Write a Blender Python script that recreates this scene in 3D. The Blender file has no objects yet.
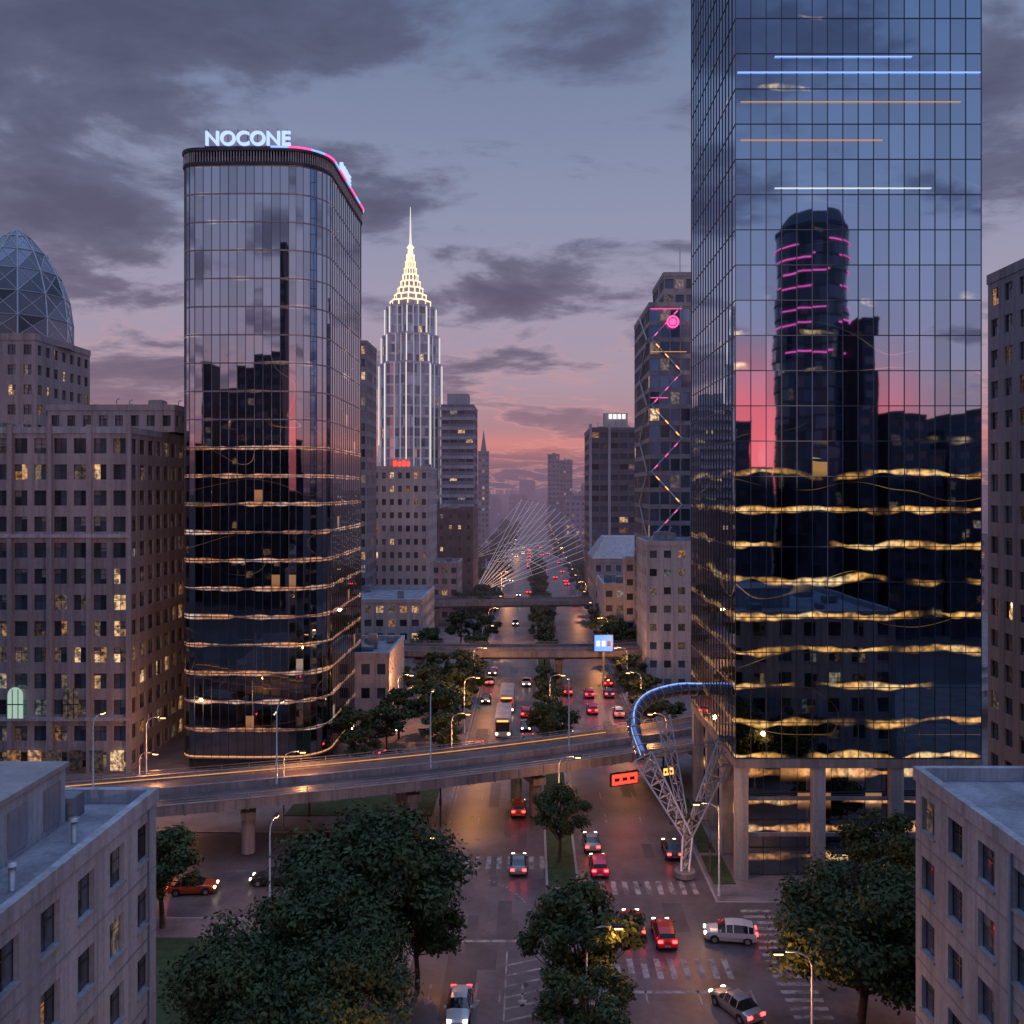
import bpy, math, random
import numpy as np
from mathutils import Vector
random.seed(7); np.random.seed(7)
scene=bpy.context.scene
def lin(r,g,b):
    f=lambda c:(c/255/12.92) if c/255<=0.04045 else ((c/255+0.055)/1.055)**2.4
    return (f(r),f(g),f(b),1)
# ------------------------------------------------------------ node helpers
class NT:
    def __init__(s,tree):
        s.t=tree; s.n=tree.nodes; s.l=tree.links
    def node(s,typ,**k):
        n=s.n.new(typ)
        for a,b in k.items(): setattr(n,a,b)
        return n
    def put(s,sock,v):
        if isinstance(v,bpy.types.NodeSocket): s.l.new(v,sock)
        elif v is not None: sock.default_value=v
    def math(s,op,a,b=None,c=None,clamp=False):
        n=s.node('ShaderNodeMath',operation=op,use_clamp=clamp)
        s.put(n.inputs[0],a)
        if b is not None: s.put(n.inputs[1],b)
        if c is not None: s.put(n.inputs[2],c)
        return n.outputs[0]
    def vmath(s,op,a,b=None,scale=None):
        n=s.node('ShaderNodeVectorMath',operation=op)
        s.put(n.inputs[0],a)
        if b is not None: s.put(n.inputs[1],b)
        if scale is not None: s.put(n.inputs['Scale'],scale)
        return n.outputs['Value'] if op in('DOT_PRODUCT','LENGTH') else n.outputs[0]
    def mr(s,v,a,b,c=0.,d=1.,smooth=True):
        n=s.node('ShaderNodeMapRange',interpolation_type='SMOOTHSTEP' if smooth else 'LINEAR')
        s.put(n.inputs[0],v)
        for i,x in enumerate((a,b,c,d)): s.put(n.inputs[i+1],x)
        return n.outputs[0]
    def noise(s,vec,scale,detail=2.,rough=.5,dist=0.):
        n=s.node('ShaderNodeTexNoise'); s.put(n.inputs['Vector'],vec)
        n.inputs['Scale'].default_value=scale; n.inputs['Detail'].default_value=detail
        n.inputs['Roughness'].default_value=rough; n.inputs['Distortion'].default_value=dist
        return n.outputs['Fac'],n.outputs['Color']
    def mix(s,f,a,b,blend='MIX'):
        n=s.node('ShaderNodeMix',data_type='RGBA',blend_type=blend)
        s.put(n.inputs[0],f); s.put(n.inputs[6],a); s.put(n.inputs[7],b)
        return n.outputs[2]
    def ramp(s,f,stops):
        n=s.node('ShaderNodeValToRGB'); e=n.color_ramp.elements
        while len(e)<len(stops): e.new(0.5)
        for el,(p,c) in zip(e,stops): el.position=p; el.color=c
        s.put(n.inputs[0],f); return n.outputs[0]
    def comb(s,x,y,z):
        n=s.node('ShaderNodeCombineXYZ'); s.put(n.inputs[0],x); s.put(n.inputs[1],y); s.put(n.inputs[2],z); return n.outputs[0]
    def sep(s,v):
        n=s.node('ShaderNodeSeparateXYZ'); s.put(n.inputs[0],v); return n.outputs
def newmat(name,es='NONE'):
    m=bpy.data.materials.new(name); m.use_nodes=True; m.cycles.emission_sampling=es
    t=NT(m.node_tree); p=[n for n in t.n if n.type=='BSDF_PRINCIPLED'][0]
    return m,t,p
def surf(name,col,rough=.7,metal=0.,var=.25,scale=.6,bump=0.,streak=False,spec=.5,isl=0.):
    m,t,p=newmat(name)
    tc=t.node('ShaderNodeTexCoord').outputs['Object']
    v=tc
    if streak:
        mp=t.node('ShaderNodeMapping'); t.put(mp.inputs[0],tc); mp.inputs['Scale'].default_value=(1,1,.12); v=mp.outputs[0]
    f,_=t.noise(v,scale,5,.6); f2,_=t.noise(tc,scale*9,3,.6)
    ff=t.math('ADD',t.math('MULTIPLY',f,.7),t.math('MULTIPLY',f2,.3))
    k=t.mr(ff,.3,.7,1-var,1+var)
    if streak: # fine rain streaks running down the wall
        mp=t.node('ShaderNodeMapping'); t.put(mp.inputs[0],tc); mp.inputs['Scale'].default_value=(2.2,2.2,.07)
        f3,_=t.noise(mp.outputs[0],1.,4,.65); k=t.math('MULTIPLY',k,t.mr(f3,.42,.68,1.06,.74))
    if isl>0:
        g=t.node('ShaderNodeNewGeometry').outputs['Random Per Island']
        k=t.math('MULTIPLY',k,t.mr(g,0,1,1-isl,1+isl,False))
    c=t.vmath('SCALE',tuple(col[:3]),scale=k)
    t.put(p.inputs['Base Color'],c)
    p.inputs['Roughness'].default_value=rough; p.inputs['Metallic'].default_value=metal
    p.inputs['Specular IOR Level'].default_value=spec
    if bump>0:
        b=t.node('ShaderNodeBump'); b.inputs['Strength'].default_value=bump; b.inputs['Distance'].default_value=.02
        t.put(b.inputs['Height'],f2); t.put(p.inputs['Normal'],b.outputs[0])
    return m
def emis(name,col,st,base=(.05,.05,.05),es='NONE'):
    m,t,p=newmat(name,es)
    p.inputs['Base Color'].default_value=(*base,1)
    p.inputs['Emission Color'].default_value=(*col[:3],1); p.inputs['Emission Strength'].default_value=st
    return m
def winmat(name,lit=0.,col=(1,.6,.25),base=(.02,.024,.032),metal=.55):
    m,t,p=newmat(name)
    g=t.node('ShaderNodeNewGeometry'); r=g.outputs['Random Per Island']
    tc=t.node('ShaderNodeTexCoord').outputs['Object']
    wn=t.node('ShaderNodeTexWhiteNoise',noise_dimensions='1D'); t.put(wn.inputs['W'],t.math('MULTIPLY',r,917.))
    off=t.vmath('SCALE',t.vmath('SUBTRACT',wn.outputs['Color'],(.5,.5,.5)),scale=.03)
    t.put(p.inputs['Normal'],t.vmath('NORMALIZE',t.vmath('ADD',g.outputs['Normal'],off)))
    t.put(p.inputs['Base Color'],t.vmath('SCALE',(base[0]*6,base[1]*6,base[2]*6),scale=t.mr(r,0,1,.4,1.5,False)))
    p.inputs['Metallic'].default_value=metal; p.inputs['Roughness'].default_value=.09
    if lit>0:
        f,_=t.noise(tc,1.7,3,.6)
        e=t.math('MULTIPLY',t.mr(f,.35,.68,.08,1.),t.mr(r,0,1,.2,1.4,False))
        t.put(p.inputs['Emission Strength'],t.math('MULTIPLY',e,lit))
        t.put(p.inputs['Emission Color'],t.mix(r,(*col,1),(1,.68,.36,1)))
    return m
def glasswall(name,tint,fh,zc,strip_col,st,width,wob,thr,zfade,thr_hi,contour=0.,room=.985,jit=.004,bandcol=None,side=1.,yfront=92.5,low=.5,soft=.10):
    """curtain wall glass: mirror-like panes, glowing floor strips painted on the glass"""
    m,t,p=newmat(name)
    g=t.node('ShaderNodeNewGeometry'); r=g.outputs['Random Per Island']
    tc=t.node('ShaderNodeTexCoord').outputs['Object']; X,Y,Z=t.sep(tc)
    wn=t.node('ShaderNodeTexWhiteNoise',noise_dimensions='1D'); t.put(wn.inputs['W'],t.math('MULTIPLY',r,917.))
    off=t.vmath('SCALE',t.vmath('SUBTRACT',wn.outputs['Color'],(.5,.5,.5)),scale=jit)
    _,nc=t.noise(tc,.35,1)
    off2=t.vmath('SCALE',t.vmath('SUBTRACT',nc,(.5,.5,.5)),scale=jit*1.2)
    t.put(p.inputs['Normal'],t.vmath('NORMALIZE',t.vmath('ADD',t.vmath('ADD',g.outputs['Normal'],off),off2)))
    t.put(p.inputs['Base Color'],t.vmath('SCALE',tint,scale=t.math('MULTIPLY',t.mr(r,0,1,.86,1.12,False),t.mr(Z,zfade-1,zfade+1.5,low,1.))))  # panes tinted darker below zfade, imitating the dark lower reflections
    p.inputs['Metallic'].default_value=1.; p.inputs['Roughness'].default_value=.02
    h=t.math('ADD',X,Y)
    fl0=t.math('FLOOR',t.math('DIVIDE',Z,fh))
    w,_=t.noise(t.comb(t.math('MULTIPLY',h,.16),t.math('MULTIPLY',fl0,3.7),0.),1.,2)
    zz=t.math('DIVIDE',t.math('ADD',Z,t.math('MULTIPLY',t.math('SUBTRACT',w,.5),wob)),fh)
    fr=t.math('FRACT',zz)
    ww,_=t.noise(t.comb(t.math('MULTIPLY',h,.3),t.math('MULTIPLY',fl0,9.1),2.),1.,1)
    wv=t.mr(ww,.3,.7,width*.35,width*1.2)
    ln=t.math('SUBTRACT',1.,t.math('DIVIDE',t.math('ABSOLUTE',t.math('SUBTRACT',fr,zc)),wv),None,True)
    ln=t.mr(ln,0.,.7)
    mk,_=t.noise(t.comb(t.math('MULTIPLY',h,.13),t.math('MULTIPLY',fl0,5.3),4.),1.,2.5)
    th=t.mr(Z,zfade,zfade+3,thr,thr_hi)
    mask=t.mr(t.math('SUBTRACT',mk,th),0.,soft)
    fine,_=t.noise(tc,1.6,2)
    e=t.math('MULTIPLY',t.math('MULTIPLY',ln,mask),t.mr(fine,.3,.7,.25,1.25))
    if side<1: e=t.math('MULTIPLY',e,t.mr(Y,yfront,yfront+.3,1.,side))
    if contour>0:  # thin glowing curves painted on the panes like wavy reflected lines
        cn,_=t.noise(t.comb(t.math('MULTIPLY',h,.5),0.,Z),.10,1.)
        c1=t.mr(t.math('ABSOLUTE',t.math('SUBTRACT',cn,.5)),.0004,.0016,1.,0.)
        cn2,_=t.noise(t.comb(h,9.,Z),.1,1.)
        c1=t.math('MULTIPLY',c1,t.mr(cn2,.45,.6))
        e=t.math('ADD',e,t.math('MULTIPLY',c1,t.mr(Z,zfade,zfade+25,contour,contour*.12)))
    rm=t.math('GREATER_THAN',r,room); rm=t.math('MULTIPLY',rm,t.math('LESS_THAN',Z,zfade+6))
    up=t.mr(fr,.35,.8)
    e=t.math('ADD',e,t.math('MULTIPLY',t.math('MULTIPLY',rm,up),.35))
    t.put(p.inputs['Emission Strength'],t.math('MULTIPLY',e,st))  # strip glow is a pattern on the pane surface, no interior behind
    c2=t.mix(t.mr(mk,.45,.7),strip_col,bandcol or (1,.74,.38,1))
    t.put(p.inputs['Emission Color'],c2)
    return m
# ------------------------------------------------------------ mesh builder
class MB:
    def __init__(s): s.v=[]; s.f=[]; s.m=[]; s.mats=[]; s.sm=[]
    def mi(s,mat):
        if mat not in s.mats: s.mats.append(mat)
        return s.mats.index(mat)
    def poly(s,pts,mat,smooth=False):
        i=len(s.v); s.v.extend([tuple(p) for p in pts]); s.f.append(tuple(range(i,i+len(pts)))); s.m.append(s.mi(mat)); s.sm.append(smooth)
    def faces(s,vs,fs,mat,smooth=False):
        i=len(s.v); s.v.extend([tuple(p) for p in vs]); k=s.mi(mat)
        for f in fs: s.f.append(tuple(i+a for a in f)); s.m.append(k); s.sm.append(smooth)
    def box(s,x0,x1,y0,y1,z0,z1,mat):
        v=[(x0,y0,z0),(x1,y0,z0),(x1,y1,z0),(x0,y1,z0),(x0,y0,z1),(x1,y0,z1),(x1,y1,z1),(x0,y1,z1)]
        s.faces(v,[(3,2,1,0),(4,5,6,7),(0,1,5,4),(1,2,6,5),(2,3,7,6),(3,0,4,7)],mat)
    def tube(s,pts,r,mat,n=6,smooth=True,r1=None):
        pts=[Vector(p) for p in pts]; vs=[]; fs=[]; N=len(pts)
        for i,p in enumerate(pts):
            d=(pts[min(i+1,N-1)]-pts[max(i-1,0)]).normalized()
            a=d.cross(Vector((0,0,1)))
            if a.length<1e-3: a=Vector((1,0,0))
            a.normalize(); b=d.cross(a)
            rr=r if r1 is None else r+(r1-r)*i/(N-1)
            for k in range(n):
                t=2*math.pi*k/n; vs.append(p+a*math.cos(t)*rr+b*math.sin(t)*rr)
        for i in range(N-1):
            for k in range(n):
                fs.append((i*n+k,i*n+(k+1)%n,(i+1)*n+(k+1)%n,(i+1)*n+k))
        fs.append(tuple(range(n))); fs.append(tuple((N-1)*n+k for k in range(n)))
        s.faces(vs,fs,mat,smooth)
    def prism(s,plan,z0,z1,mat,cap=True,plan2=None,smooth=False):
        n=len(plan); q=plan2 or plan
        vs=[(x,y,z0) for x,y in plan]+[(x,y,z1) for x,y in q]
        fs=[(i,(i+1)%n,n+(i+1)%n,n+i) for i in range(n)]
        s.faces(vs,fs,mat,smooth)
        if cap: s.poly([(x,y,z1) for x,y in q],mat); s.poly([(x,y,z0) for x,y in plan][::-1],mat)
    def sweep(s,path,prof,mat):
        P=[Vector(p) for p in path]; n=len(prof); vs=[]; fs=[]
        for i,p in enumerate(P):
            d=P[min(i+1,len(P)-1)]-P[max(i-1,0)]; d.z=0; d.normalize(); l=Vector((d.y,-d.x,0))
            for a,b in prof: vs.append(p+l*a+Vector((0,0,b)))
        for i in range(len(P)-1):
            for k in range(n): fs.append((i*n+k,i*n+(k+1)%n,(i+1)*n+(k+1)%n,(i+1)*n+k))
        s.faces(vs,fs,mat)
    def obj(s,name,loc=(0,0,0),rotz=0,parent=None):
        me=bpy.data.meshes.new(name); me.from_pydata(s.v,[],s.f)
        for m in s.mats: me.materials.append(m)
        me.polygons.foreach_set('material_index',s.m); me.polygons.foreach_set('use_smooth',s.sm); me.update()
        return place(name,me,loc,rotz,parent)
def place(name,me,loc=(0,0,0),rotz=0,parent=None,scale=None):
    o=bpy.data.objects.new(name,me); scene.collection.objects.link(o); o.location=loc; o.rotation_euler=(0,0,rotz)
    if scale: o.scale=scale
    if parent: o.parent=parent
    return o
Z3=Vector((0,0,1))
def facade(mb,o,u,w,h,nx,nz,wall,glass,wf=.55,hf=.58,rec=.28,frame=None,split=2,sill=None,weights=None):
    o=Vector(o); u=Vector(u).normalized(); n=u.cross(Z3); cw=w/nx; ch=h/nz
    def P(a,b,d=0): return o+u*a+Z3*b-n*d
    for j in range(nz):
        z0=j*ch; z1=z0+ch; a0=z0+ch*(1-hf)*.55; a1=a0+ch*hf
        mb.poly([P(0,z0),P(w,z0),P(w,a0),P(0,a0)],wall); mb.poly([P(0,a1),P(w,a1),P(w,z1),P(0,z1)],wall)
        for i in range(nx):
            x0=i*cw; x1=x0+cw; b0=x0+cw*(1-wf)/2; b1=x1-cw*(1-wf)/2
            mb.poly([P(x0,a0),P(b0,a0),P(b0,a1),P(x0,a1)],wall); mb.poly([P(b1,a0),P(x1,a0),P(x1,a1),P(b1,a1)],wall)
            mb.poly([P(b0,a0),P(b1,a0),P(b1,a0,rec),P(b0,a0,rec)],wall); mb.poly([P(b0,a1,rec),P(b1,a1,rec),P(b1,a1),P(b0,a1)],wall)
            mb.poly([P(b0,a0),P(b0,a0,rec),P(b0,a1,rec),P(b0,a1)],wall); mb.poly([P(b1,a0,rec),P(b1,a0),P(b1,a1),P(b1,a1,rec)],wall)
            g=random.choices(glass,weights)[0]
            if frame:
                for k in range(split):
                    xa=b0+(b1-b0)*k/split; xb=b0+(b1-b0)*(k+1)/split
                    g2=g if random.random()<.7 else random.choices(glass,weights)[0]
                    mb.poly([P(xa,a0,rec),P(xb,a0,rec),P(xb,a1,rec),P(xa,a1,rec)],g2)
                    if random.random()<.28:
                        q=a1-(a1-a0)*random.uniform(.15,.7); mb.poly([P(xa,q,rec-.012),P(xb,q,rec-.012),P(xb,a1,rec-.012),P(xa,a1,rec-.012)],M['blind'])
                fw=.035
                for k in range(1,split):
                    xm=b0+(b1-b0)*k/split
                    mb.poly([P(xm-fw,a0,rec-.04),P(xm+fw,a0,rec-.04),P(xm+fw,a1,rec-.04),P(xm-fw,a1,rec-.04)],frame)
                am=a0+(a1-a0)*.62
                mb.poly([P(b0,am-fw,rec-.045),P(b1,am-fw,rec-.045),P(b1,am+fw,rec-.045),P(b0,am+fw,rec-.045)],frame)
                for (q0,q1,q2,q3) in ((b0,b0+fw*1.5,a0,a1),(b1-fw*1.5,b1,a0,a1)):
                    mb.poly([P(q0,q2,rec-.03),P(q1,q2,rec-.03),P(q1,q3,rec-.03),P(q0,q3,rec-.03)],frame)
            else: mb.poly([P(b0,a0,rec),P(b1,a0,rec),P(b1,a1,rec),P(b0,a1,rec)],g)
            if sill:
                e=.07
                vs=[P(b0-e,a0-.12,0),P(b1+e,a0-.12,0),P(b1+e,a0-.004,0),P(b0-e,a0-.004,0),P(b0-e,a0-.12,-.1),P(b1+e,a0-.12,-.1),P(b1+e,a0-.004,-.1),P(b0-e,a0-.004,-.1)]
                mb.faces(vs,[(4,5,6,7),(7,6,2,3),(0,1,5,4),(0,4,7,3),(1,2,6,5)],sill)
def block(mb,X0,X1,Y0,Y1,z0,z1,cw,fh,wall,glass,roof,sides='SEWN',parapet=.9,coping=None,**k):
    nz=max(1,round((z1-z0)/fh)); h=z1-z0
    nx=max(1,round((X1-X0)/cw)); ny=max(1,round((Y1-Y0)/cw))
    S={'S':((X0,Y0,z0),(1,0,0),X1-X0,nx),'E':((X1,Y0,z0),(0,1,0),Y1-Y0,ny),'N':((X1,Y1,z0),(-1,0,0),X1-X0,nx),'W':((X0,Y1,z0),(0,-1,0),Y1-Y0,ny)}
    for c in 'SENW':
        o,u,w,n=S[c]
        if c in sides: facade(mb,o,u,w,h,n,nz,wall,glass,**k)
        else:
            U=Vector(u); O=Vector(o); mb.poly([O,O+U*w,O+U*w+Z3*h,O+Z3*h],wall)
    cp=coping or wall; t=.35
    if roof: mb.poly([(X0,Y0,z1-.02),(X1,Y0,z1-.02),(X1,Y1,z1-.02),(X0,Y1,z1-.02)],roof)
    p=parapet; e=.12
    if p<=0: return
    mb.box(X0-e,X1+e,Y0-e,Y0+t,z1,z1+p,cp); mb.box(X0-e,X1+e,Y1-t,Y1+e,z1,z1+p,cp)
    mb.box(X0-e,X0+t,Y0+t+.003,Y1-t-.003,z1,z1+p-.004,cp); mb.box(X1-t,X1+e,Y0+t+.003,Y1-t-.003,z1,z1+p-.004,cp)
def rooftop(mb,X0,X1,Y0,Y1,z,mat,mat2,n,rs=0,maxh=2.2):
    rr=random.Random(rs)
    for i in range(n):
        w=rr.uniform(.8,3); d=rr.uniform(.8,2.6); h=rr.uniform(.6,maxh)
        x=rr.uniform(X0+.8,X1-w-.8); y=rr.uniform(Y0+.8,Y1-d-.8)
        mb.box(x,x+w,y,y+d,z+.15,z+h,mat if rr.random()<.6 else mat2)
        mb.box(x+.15,x+w-.15,y+.15,y+d-.15,z+h+.003,z+h+.12,mat2)
        if rr.random()<.5: mb.tube([(x-.3,y,z),(x-.3,y,z+h*1.6),(x+.2,y,z+h*1.6+.3)],.09,mat2,6)
# ------------------------------------------------------------ materials
M={}
M['conc_left']=surf('concrete_mauve',(.31,.27,.285),.85,var=.22,scale=.25,streak=True)
M['conc_w']=surf('concrete_pale',(.33,.345,.39),.85,var=.28,scale=.35,streak=True,bump=.3)
M['conc_r']=surf('concrete_stone',(.40,.35,.355),.85,var=.2,scale=.3,streak=True)
M['conc_v']=surf('concrete_viaduct',(.23,.22,.245),.8,var=.3,scale=.5,streak=True)
M['white']=surf('painted_render',(.42,.41,.44),.8,var=.2,scale=.2,streak=True)
M['brown']=surf('brown_brick',(.16,.11,.10),.85,var=.3,scale=.3)
M['grey']=surf('grey_cladding',(.2,.21,.25),.6,var=.2,scale=.2,streak=True)
M['roof']=surf('roof_membrane',(.24,.25,.30),.9,var=.4,scale=.4)
M['metal']=surf('galvanised_metal',(.35,.36,.38),.45,.7,var=.3,scale=1)
M['dmetal']=surf('dark_metal',(.05,.055,.07),.4,.6,var=.2,scale=1)
M['mull']=surf('mullion_metal',(.07,.10,.14),.35,.7,var=.1,scale=1)
M['asph']=surf('asphalt',(.11,.09,.096),.42,var=.45,scale=.18,bump=.3)
M['ground']=surf('ground_concrete',(.085,.078,.085),.85,var=.35,scale=.05)
M['patch']=surf('asphalt_patch',(.08,.07,.075),.55,var=.3,scale=.4)
M['pave']=surf('paving',(.17,.145,.15),.7,var=.35,scale=.3,bump=.3)
M['kerb']=surf('kerb_stone',(.28,.27,.28),.8,var=.2,scale=1)
M['grass']=surf('lawn',(.035,.06,.022),.95,var=.5,scale=1.3,bump=.8)
M['bark']=surf('bark',(.06,.045,.035),.9,var=.4,scale=3)
M['rubber']=surf('rubber',(.02,.02,.02),.8)
M['steel_w']=surf('pale_steel',(.4,.42,.47),.4,.5,var=.15)
M['blind']=surf('window_blind',(.17,.17,.175),.8,isl=.5)
m,t,p=newmat('road_paint'); tc=t.node('ShaderNodeTexCoord').outputs['Object']
f,_=t.noise(tc,.9,6,.7); t.put(p.inputs['Base Color'],t.mix(t.mr(f,.36,.64),(.12,.105,.11,1),(.40,.39,.39,1))); p.inputs['Roughness'].default_value=.6; M['paint']=m
W0=winmat('window_dark'); W1=winmat('window_lit_warm',.95,(1,.40,.11)); W2=winmat('window_dim',.15,(1,.55,.3)); W3=winmat('window_lit_cool',.4,(.75,.85,1))
M['frame']=surf('window_frame',(.04,.04,.045),.5,.3)
WG=[W0,W1,W2,W3]; WW=[80,6,12,2]
E={}
E['warm']=emis('lamp_warm',(1,.52,.2),4.5); E['warmlow']=emis('strip_warm',(1,.45,.16),.8)
E['white']=emis('lamp_white',(1,.95,.9),1.2); E['blue']=emis('neon_blue',(.3,.45,1),1.3)
E['sign']=emis('sign_letters',(.40,.52,1),1.5,es='AUTO'); E['pink']=emis('neon_pink',(1,.10,.38),1.5)
E['red']=emis('led_red',(1,.03,.015),4.,es='AUTO'); E['tail']=emis('tail_light',(1,.02,.02),18.,es='AUTO'); E['head']=emis('head_light',(1,.80,.5),12.,es='AUTO')
E['amber']=emis('amber',(1,.32,.06),3.); E['screen']=emis('screen_blue',(.06,.20,1),2.4)
E['arch']=emis('lit_entrance',(.7,1,.8),.5)
def leafmat(name,c1,c2):
    m,t,p=newmat(name)
    r=t.node('ShaderNodeNewGeometry').outputs['Random Per Island']
    tc=t.node('ShaderNodeTexCoord').outputs['Object']; f,_=t.noise(tc,.55,2)
    k=t.math('ADD',t.math('MULTIPLY',r,.45),t.math('MULTIPLY',t.mr(f,.3,.7),.55))
    c=t.mix(k,c1,c2)
    t.put(p.inputs['Base Color'],c); p.inputs['Roughness'].default_value=.6; p.inputs['Specular IOR Level'].default_value=.2
    return m
M['leaf']=leafmat('foliage',(.016,.030,.013,1),(.075,.105,.042,1))
# ------------------------------------------------------------ world
w=bpy.data.worlds.new("World"); scene.world=w; w.use_nodes=True
T=NT(w.node_tree); T.n.clear()
out=T.node('ShaderNodeOutputWorld'); bg=T.node('ShaderNodeBackground'); T.put(out.inputs[0],bg.outputs[0])
d=T.node('ShaderNodeTexCoord').outputs['Generated']; dx,dy,dz=T.sep(d)
el=T.math('MAXIMUM',dz,0.)
base=T.ramp(el,[(0.,lin(118,98,120)),(.026,lin(134,102,120)),(.050,lin(210,134,130)),(.068,lin(178,132,142)),(.12,lin(170,148,164)),(.2,lin(160,152,176)),(.30,lin(140,146,174)),(.48,lin(108,125,158)),(1.,lin(120,140,180))])
den=T.math('ADD',el,.16)
pv=T.comb(T.math('DIVIDE',dx,den),T.math('MULTIPLY',T.math('DIVIDE',dy,den),1.25),T.math('MULTIPLY',el,1.5))
c1,_=T.noise(pv,1.5,9,.60,.25)
c2,_=T.noise(pv,.5,2)
side=T.mr(dx,-.45,.42,.055,-.06)
cs=T.math('ADD',T.math('ADD',T.math('MULTIPLY',c1,.8),T.math('MULTIPLY',c2,.35)),side)
cf=T.mr(cs,.575,.655)
cloudc=T.ramp(el,[(0.,lin(112,90,112)),(.08,lin(112,93,116)),(.25,lin(92,89,116)),(.5,lin(80,84,112)),(1.,lin(90,100,130))])
cloudc=T.mix(T.mr(cs,.60,.75),T.mix(.25,cloudc,base),T.vmath('SCALE',cloudc,scale=.88))
cf=T.math('MULTIPLY',cf,T.mr(el,.02,.14,.4,.95))
sky=T.mix(cf,base,cloudc)
# pink-lit cloud rims low in the sky
rim=T.math('MULTIPLY',T.math('MULTIPLY',T.mr(cs,.55,.58),T.mr(cs,.60,.575)),T.mr(el,.05,.22,.45,0.))
sky=T.mix(rim,sky,lin(220,150,145))
gd=T.vmath('DOT_PRODUCT',d,tuple(Vector((.215,-.97,.05)).normalized()))
gl=T.math('MULTIPLY',T.mr(gd,.972,.998),T.mr(el,.05,.19,1.,0.))
sky=T.mix(gl,sky,(1.5,.17,.22,1))
ov=T.mr(dz,.5,.95,1.,3.0)  # overhead sky boosted above the view, added to brighten the ground
sky2=T.vmath('SCALE',sky,scale=ov)
ns=T.node('ShaderNodeTexSky',sky_type='NISHITA'); ns.sun_disc=False; ns.sun_elevation=math.radians(2); ns.sun_rotation=math.radians(167)
sky3=T.vmath('ADD',sky2,T.vmath('SCALE',ns.outputs[0],scale=.004))
T.put(bg.inputs[0],sky3); bg.inputs[1].default_value=1.0
sl=bpy.data.lights.new('sun','SUN'); sl.energy=.25; sl.angle=math.radians(.5); sl.color=(1,.6,.5)
so=bpy.data.objects.new('sun',sl); scene.collection.objects.link(so)
so.rotation_euler=Vector((.23,-.97,.035)).to_track_quat('Z','Y').to_euler()
# ------------------------------------------------------------ camera
cam=bpy.data.cameras.new('camera'); co=bpy.data.objects.new('camera',cam); scene.collection.objects.link(co)
co.location=(0,0,40); co.rotation_euler=(math.radians(90),0,0); cam.lens=900/1024*36; cam.shift_x=-18/1024; cam.shift_y=-22/1024
cam.clip_end=20000; cam.clip_start=.5; scene.camera=co
scene.view_settings.view_transform='Standard'; scene.view_settings.look='None'; scene.view_settings.exposure=0
# ------------------------------------------------------------ ground and roads
mb=MB(); S=9000
mb.poly([(-S,-S,0),(S,-S,0),(S,S,0),(-S,S,0)],M['ground']); mb.obj('ground')
mb=MB()
def sheet(mb,x0,x1,y0,y1,z,mat): mb.poly([(x0,y0,z),(x1,y0,z),(x1,y1,z),(x0,y1,z)],mat)
sheet(mb,-10,18,-200,1600,.004,M['asph']); mb.obj('avenue_road')
mb=MB(); sheet(mb,-160,-10,84,105,.004,M['asph']); sheet(mb,18,160,67,87,.004,M['asph']); mb.obj('cross_street_road')
def pavement(name,x0,x1,y0,y1,mat=None):
    mb=MB(); mb.box(x0+.25,x1-.25,y0+.25,y1-.25,0.001,.13,mat or M['pave'])
    for a in ((x0,x1,y0,y0+.25),(x0,x1,y1-.25,y1),(x0,x0+.25,y0+.25,y1-.25),(x1-.25,x1,y0+.25,y1-.25)): mb.box(*a,0.001,.135,M['kerb'])
    return mb.obj(name)
pavement('pavement',-70,-10,0,84); pavement('pavement',18,140,0,67); pavement('pavement',-160,-10,105,190); pavement('pavement',18,150,87,190)
pavement('pavement',-160,-10,196,600); pavement('pavement',18,150,196,600)
pavement('median_island',2.6,5.2,20,70,M['grass']); pavement('median_island',1.6,5.0,90,108,M['grass']); pavement('median_island',1.6,5.0,114,186,M['grass']); pavement('median_island',1.6,5.0,200,600,M['grass'])
def lawn(x0,x1,y0,y1):
    mb=MB(); mb.box(x0,x1,y0,y1,.13,.22,M['grass']); mb.obj('lawn')
lawn(18.6,20.8,91,98); lawn(18.6,20.4,99,116)
lawn(-30,-12,110,124); lawn(-34,-16,60,80)
mb=MB(); z=.008; P_=M['paint']
def dash(x,y0,y1,L=3,G=5,wd=.14):
    y=y0
    while y<y1: sheet(mb,x-wd/2,x+wd/2,y,min(y+L,y1),z,P_); y+=L+G
for (a,b) in ((30,72),(108,600)):
    for x in (-6.2,-2.4): dash(x,a,b)
    for x in (9.2,13.4): dash(x,a,b)
    sheet(mb,-9.7,-9.55,a,b,z,P_); sheet(mb,17.55,17.7,a,b,z,P_); sheet(mb,1.3,1.45,a,b,z,P_); sheet(mb,5.45,5.6,a,b,z,P_)
for x in np.arange(-9.3,1.2,1.15): sheet(mb,x,x+.5,95.,98.2,z,P_)
for x in np.arange(5.9,17.4,1.15): sheet(mb,x,x+.5,73.6,76.8,z,P_)
for x in np.arange(5.9,17.4,1.15): sheet(mb,x,x+.5,89,92,z,P_)
for y in np.arange(85,104,1.15): sheet(mb,-15.5,-12.2,y,y+.5,z,P_)
for y in np.arange(68,86,1.15): sheet(mb,20,23,y,y+.5,z,P_)
sheet(mb,-9.4,1.2,79.6,80,z,P_); sheet(mb,5.8,17.5,71.5,71.9,z,P_)
for x in np.arange(-60,-17,7): sheet(mb,x,x+3,94.4,94.55,z,P_)
for x in np.arange(25,90,7): sheet(mb,x,x+3,76.9,77.05,z,P_)
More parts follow.
